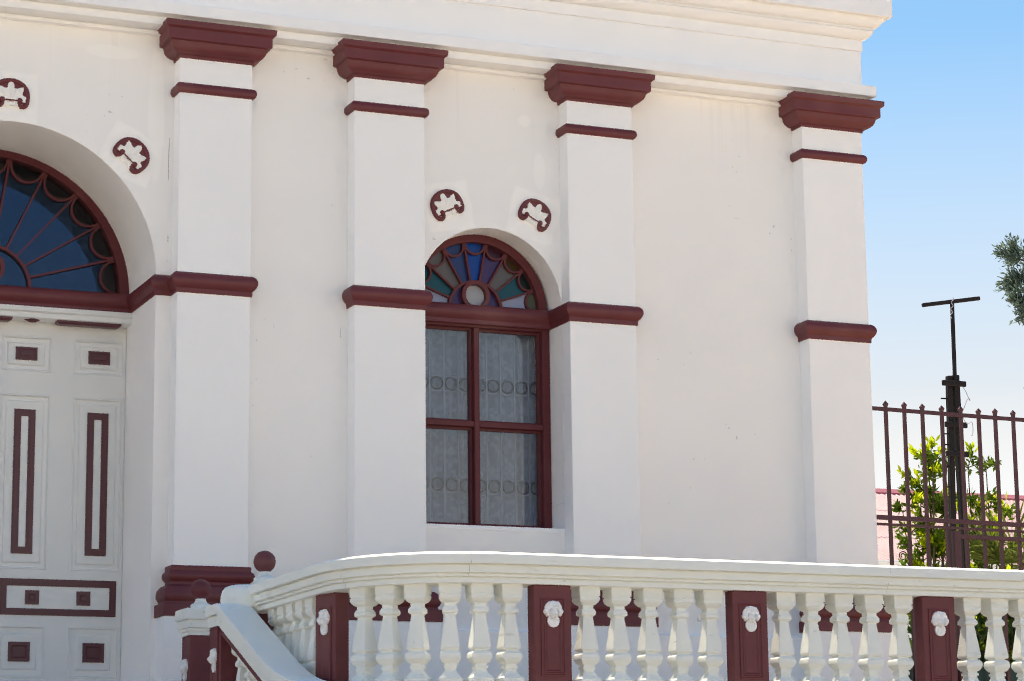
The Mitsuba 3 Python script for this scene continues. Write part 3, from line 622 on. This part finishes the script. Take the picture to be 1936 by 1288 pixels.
# ------------------------------------------------------------------ utility pole
K = 'utility_pole'
tag(K, 'tall black twin leg pole with a T shaped mast standing behind the fence', 'utility pole')
Y = 4.6
def two(ka, a, b, w, h=None):
    put(ka, obox(a, b, w, h or w, .006), 'm_black', False)
two(K + '__leg', (8.874, Y, .2), (8.972, Y, 4.325), .055)
two(K + '__leg', (9.093, Y, .2), (9.038, Y, 4.336), .068)
two(K + '__mast', (9.019, Y - .028, 4.18), (9.028, Y - .028, 5.047), .034)
two(K + '__crossbar', (8.686, Y - .034, 4.999), (9.341, Y - .034, 5.115), .038)
for z, e in ((4.245, .075), (3.841, .065), (3.557, .065)):
    put(K + '__clamp', box(9.005 - .07 - e, 9.005 + .075 + e * .6, Y - .066, Y - .036, z - .027, z + .027, .006), 'm_black', False)
for z in (4.10, 3.955, 3.755, 3.65, 3.44, 3.24):
    put(K + '__step_bolt', obox((8.872, Y, z), (8.976, Y, z + .003), .012), 'm_black', False)
t = np.linspace(0, 1, 60)
wire = np.stack([9.073 + .075 * np.sin(t * 9) * (1 - .3 * t) + .05 * t, np.full(60, Y - .07), 4.18 - .42 * t + .035 * np.cos(t * 23)], 1)
put(K + '__loose_wire', tube(wire, .0035, 5), 'm_wire', 60)
put(K + '__tie_wire', tube(np.stack([9.011 - .03 * t + .011 * np.sin(t * 20), np.full(60, Y - .07), 5.093 - .21 * t], 1), .004, 5), 'm_wire', 60)

# ------------------------------------------------------------------ far house with the pink roof, white garden wall
K = 'house'
tag(K, 'low house with a faded pink corrugated roof in the background', 'house')
def corrug(x0, x1, y0, z0, y1, z1, pitch=.12, amp=.010):
    n = int((x1 - x0) / pitch * 6); xs = np.linspace(x0, x1, n); s = amp * np.sin(xs / pitch * 2 * np.pi)
    nv = np.array([0, -(z1 - z0), y1 - y0]); nv /= np.linalg.norm(nv); nv *= np.sign(nv[2])
    V = np.vstack([np.stack([xs, np.full(n, y0) + s * nv[1], z0 + s * nv[2]], 1), np.stack([xs, np.full(n, y1) + s * nv[1], z1 + s * nv[2]], 1)])
    V = np.vstack([V, V - nv * .012])
    F = []
    for i in range(n - 1):
        F += [[i, i + 1, n + i + 1], [i, n + i + 1, n + i], [2 * n + i, 3 * n + i + 1, 2 * n + i + 1], [2 * n + i, 3 * n + i, 3 * n + i + 1], [i, 2 * n + i + 1, i + 1], [i, 2 * n + i, 2 * n + i + 1]]
    return trimesh.Trimesh(V, np.array(F), process=False)
rx0, rx1, ry, rz = 15.0, 36.0, 30.0, 7.12
def at(fr): return (ry - 6.4 * fr, rz - 2.35 * fr)
for k, (a, b, lift) in enumerate(((0.0, .30, .02), (.28, .66, .01), (.64, 1.0, 0))):
    (ya, za), (yb, zb) = at(a), at(b)
    put(K + '__roof', corrug(rx0, rx1, yb, zb + lift, ya, za + lift), 'm_roof', 60)
put(K + '__rear_roof', corrug(rx0, rx1, ry + 5.2, rz - 1.9, ry, rz), 'm_roof', 60)
put(K + '__ridge_cap', sweep([(rx0, ry), (rx1, ry)], [(.34, rz - .115), (.34, rz - .07), (.05, rz + .055), (-.05, rz + .055), (-.34, rz - .07)]), 'm_ridge', False)
put(K + '__wall', box(rx0 + .3, rx1 - .3, ry - 6.0, ry + 4.8, FLOOR - .1, 4.75), 'm_white', False)
for s in (rx0 + .3, rx1 - .3):
    g = trimesh.convex.convex_hull([(s + e, y, z) for e in (-.1, .1) for (y, z) in ((ry - 6.0, 4.75), (ry + 4.8, 4.75), (ry + 4.8, 5.2), (ry, rz - .08))])
    put(K + '__gable', g, 'm_white', False)
K = 'garden_wall'
tag(K, 'white garden wall topped with small iron scrolls in front of the pink roof', 'wall')
gz = 4.64
put(K + '__panel', box(12, 40, 21.9, 22.1, FLOOR - .1, gz, .02), 'm_white', False)
t = np.linspace(0, 1, 50)
for i in range(10):
    xc = 18.33 + .82 * i
    r = .105 * (1 - .75 * t); a = t * 4.2 * np.pi
    for s in (1,):
        put(K + '__scroll', tube(np.stack([xc + r * np.cos(a + 3.6), np.full(50, 22.0), gz + .11 + r * np.sin(a + 3.6)], 1), .012, 6), 'm_fence', 60)
put(K + '__coping', box(12, 40, 21.86, 22.14, gz - .05, gz + .012, .01), 'm_white', False)

# ------------------------------------------------------------------ vegetation
def leaf_shape(L, W, seg=3):
    t = np.linspace(0, 1, seg + 1); w = W * np.sin(np.pi * np.clip(t * .92 + .06, 0, 1)) ** .8
    V, F = [], []
    for i in range(seg + 1):
        V += [(-w[i] / 2, t[i] * L, .10 * L * (t[i] ** 2) + .12 * w[i]), (w[i] / 2, t[i] * L, .10 * L * (t[i] ** 2) + .12 * w[i])]
    for i in range(seg):
        F += [[2 * i, 2 * i + 1, 2 * i + 3], [2 * i, 2 * i + 3, 2 * i + 2]]
    return np.array(V), np.array(F)
def leaves(pos, dirs, L, W, rg, seg=2, droop=0.0):
    bv, bf = leaf_shape(1.0, W / L, seg)
    n = len(pos); d = dirs / (np.linalg.norm(dirs, axis=1, keepdims=True) + 1e-9)
    side = np.cross(d, rg.normal(size=(n, 3))); side /= np.linalg.norm(side, axis=1, keepdims=True) + 1e-9
    up = np.cross(side, d)
    s = (L * rg.uniform(.65, 1.25, n))[:, None, None]
    V = pos[:, None] + s * (bv[None, :, :1] * side[:, None] + bv[None, :, 1:2] * d[:, None] + bv[None, :, 2:] * up[:, None])
    F = (bf[None] + (np.arange(n) * len(bv))[:, None, None]).reshape(-1, 3)
    return trimesh.Trimesh(V.reshape(-1, 3), F, process=False)
def shrub(name, label, category, base, height, spread, n_stem, seed, per=40, L=.075, W=.032, mats=('m_leaf', 'm_leaf_backlit'), group=None, tipfrac=.30, lean=0):
    rg = np.random.default_rng(seed)
    tag(name, label, category, group)
    stems, pos, dr_, tip, tipd = [], [], [], [], []
    for i in range(n_stem):
        a = rg.uniform(0, 2 * np.pi); h = height * rg.uniform(.55, 1.0) if i else height
        e = np.array([math.cos(a), math.sin(a) * .8, 0]) * spread * (rg.uniform(.2, 1.0) if i else .25) + np.array([lean, 0, 0])
        t = np.linspace(0, 1, 9)[:, None]
        p = np.array(base) + e * t ** 1.3 + np.array([0, 0, h]) * t + np.cumsum(rg.normal(0, .012, (9, 3)), 0)
        stems.append(tube(p, np.linspace(.022, .005, 9), 5))
        for j in range(2, 9):
            for b in range(3):
                q = p[j] * (1 - 0) + rg.normal(0, .02, 3); bd = np.array([rg.normal(), rg.normal(), .55 + .4 * rg.random()]); bd /= np.linalg.norm(bd)
                bl = rg.uniform(.10, .30) * (1.15 - .06 * j); m = int(per * .5)
                s_ = rg.uniform(.15, 1, m)[:, None]
                pos.append(q + bd * bl * s_ + rg.normal(0, .018, (m, 3))); dr_.append(bd * .8 + rg.normal(0, .75, (m, 3)))
                stems.append(tube(np.array([p[j], q + bd * bl * .5, q + bd * bl]), [.006, .005, .003], 4))
                if rg.random() < tipfrac + .1 * (j > 6):
                    mt = int(per * .45)
                    tip.append(q + bd * (bl + .03) + rg.normal(0, .022, (mt, 3))); tipd.append(bd + rg.normal(0, .6, (mt, 3)) + np.array([0, 0, .3]))
    put(name + '__stem', cat(stems), 'm_bark', 50)
    put(name + '__foliage', leaves(np.vstack(pos), np.vstack(dr_), L, W, rg), mats[0], False, kind='stuff')
    if tip: put(name + '__backlit_leaves', leaves(np.vstack(tip), np.vstack(tipd), L * 1.05, W * 1.1, rg), mats[1], False, kind='stuff', label='leaves with sunny backlight put into a brighter green')
shrub('shrub', 'leggy bush with sunlit yellow green leaf tips left of the utility pole behind the fence', 'bush', (9.50, 6.0, FLOOR - .02), 3.34, .44, 12, 11)
shrub('shrub_001', 'upright bush with bright yellow green tips right of the utility pole behind the fence', 'bush', (10.36, 6.2, FLOOR - .02), 3.30, .34, 10, 23)
shrub('shrub_002', 'low dark green hedge bush seen between the rightmost balusters', 'bush', (7.35, 2.2, FLOOR - .02), 1.45, .6, 14, 31, mats=('m_leaf_dark', 'm_leaf'), tipfrac=.16)
shrub('shrub_003', 'low leafy bush at the right edge below the fan palm', 'bush', (8.15, 2.6, FLOOR - .02), 1.55, .5, 14, 37, mats=('m_leaf_dark', 'm_leaf_backlit'), tipfrac=.3)

# fan palm
rg = np.random.default_rng(3)
tag('fan_palm', 'small fan palm with narrow pale green blades behind the fence at right', 'palm')
PB = np.array([9.98, 5.2, FLOOR])
put('fan_palm__trunk', tube([PB, PB + (.02, 0, 1.1), PB + (.0, 0, 2.0)], [.10, .085, .07], 10), 'm_bark', 40)
for i in range(11):
    a = i * 2.4; el = rg.uniform(.45, 1.25)
    d = np.array([math.cos(a) * math.cos(el), math.sin(a) * math.cos(el), math.sin(el)])
    c = PB + (0, 0, 2.0) + d * rg.uniform(.2, .38)
    f = [tube([PB + (0, 0, 1.96), c], [.011, .008], 5)]
    side = np.cross(d, [0, 0, 1.0]); side /= np.linalg.norm(side)
    pos, di = [], []
    for k in range(26):
        t = math.radians(-105 + 210 * k / 25)
        pos.append(c); di.append(d * math.cos(t) + side * math.sin(t) + np.array([0, 0, .12]))
    g = np.random.default_rng(50 + i)
    n = len(pos); m = leaves(np.array(pos), np.array(di), .47, .024, g, 3)
    put('fan_palm__frond', cat([m] + f), 'm_frond', False)

# fine leaved tree at the right edge
tag('tree', 'grey green fine leaved tree reaching into the right edge of the sky', 'tree')
rg = np.random.default_rng(8)
TB = np.array([22.6, 20.0, FLOOR - .1])
limbs = [tube([TB, TB + (-.1, 0, 3), TB + (.1, 0, 6.5), TB + (-.05, 0, 9.5), TB + (0, 0, 12.0)], [.28, .22, .17, .11, .04], 10)]
sprays = []
def limb(p0, p1, r, n_sub, spread):
    p0, p1 = np.array(p0, float), np.array(p1, float); t = np.linspace(0, 1, 7)[:, None]
    L = np.linalg.norm(p1 - p0)
    p = p0 + (p1 - p0) * t + np.array([0, 0, .10 * L]) * np.sin(t * np.pi) + np.vstack([[0, 0, 0], rg.normal(0, .02 * L, (6, 3))])
    limbs.append(tube(p, np.linspace(r, .006, 7), 6))
    for k in range(n_sub):
        s = .30 + .70 * (k + rg.random()) / n_sub
        q = p[min(6, int(s * 6))] * 1.0
        d = (p1 - p0) / L * .8 + rg.normal(0, .6, 3) + (0, 0, .15); d /= np.linalg.norm(d)
        l = spread * rg.uniform(.5, 1.1) * (1.1 - .4 * s)
        e = q + d * l
        limbs.append(tube([q, q + d * l * .5 + (0, 0, .02), e], [.009, .006, .003], 4))
        m = 130
        u_ = rg.uniform(.1, 1.0, m)[:, None]
        sprays.append((q + d * l * u_ + rg.normal(0, .055, (m, 3)), d + rg.normal(0, .55, (m, 3)) + (0, 0, .25)))
limb(TB + (-.05, 0, 8.3), (20.08, 20.0, 9.9), .05, 26, .55)
limb(TB + (-.05, 0, 7.6), (20.12, 19.9, 9.0), .05, 26, .50)
limb(TB + (-.05, 0, 7.9), (20.25, 20.2, 9.45), .04, 24, .5)
for i in range(34):
    a = rg.uniform(0, 2 * np.pi); h = rg.uniform(5.5, 11.6); R = 1.9 * math.sin(min(1, (12.6 - h) / 3.2) * 1.4) 
    e = TB + (abs(math.cos(a)) * R if 8.0 < h else math.cos(a) * R * .8, math.sin(a) * R, h + rg.uniform(.1, .9))
    if e[0] < 21.3: e[0] = 21.3 + rg.random() * .4
    limb(TB + (0, 0, h), e, .045, 9, .6)
put('tree__trunk', cat(limbs), 'm_bark', 50)
P = np.vstack([s[0] for s in sprays]); Q = np.vstack([s[1] for s in sprays])
put('tree__crown', leaves(P, Q, .085, .030, rg, 2), 'm_conifer', False, kind='stuff')
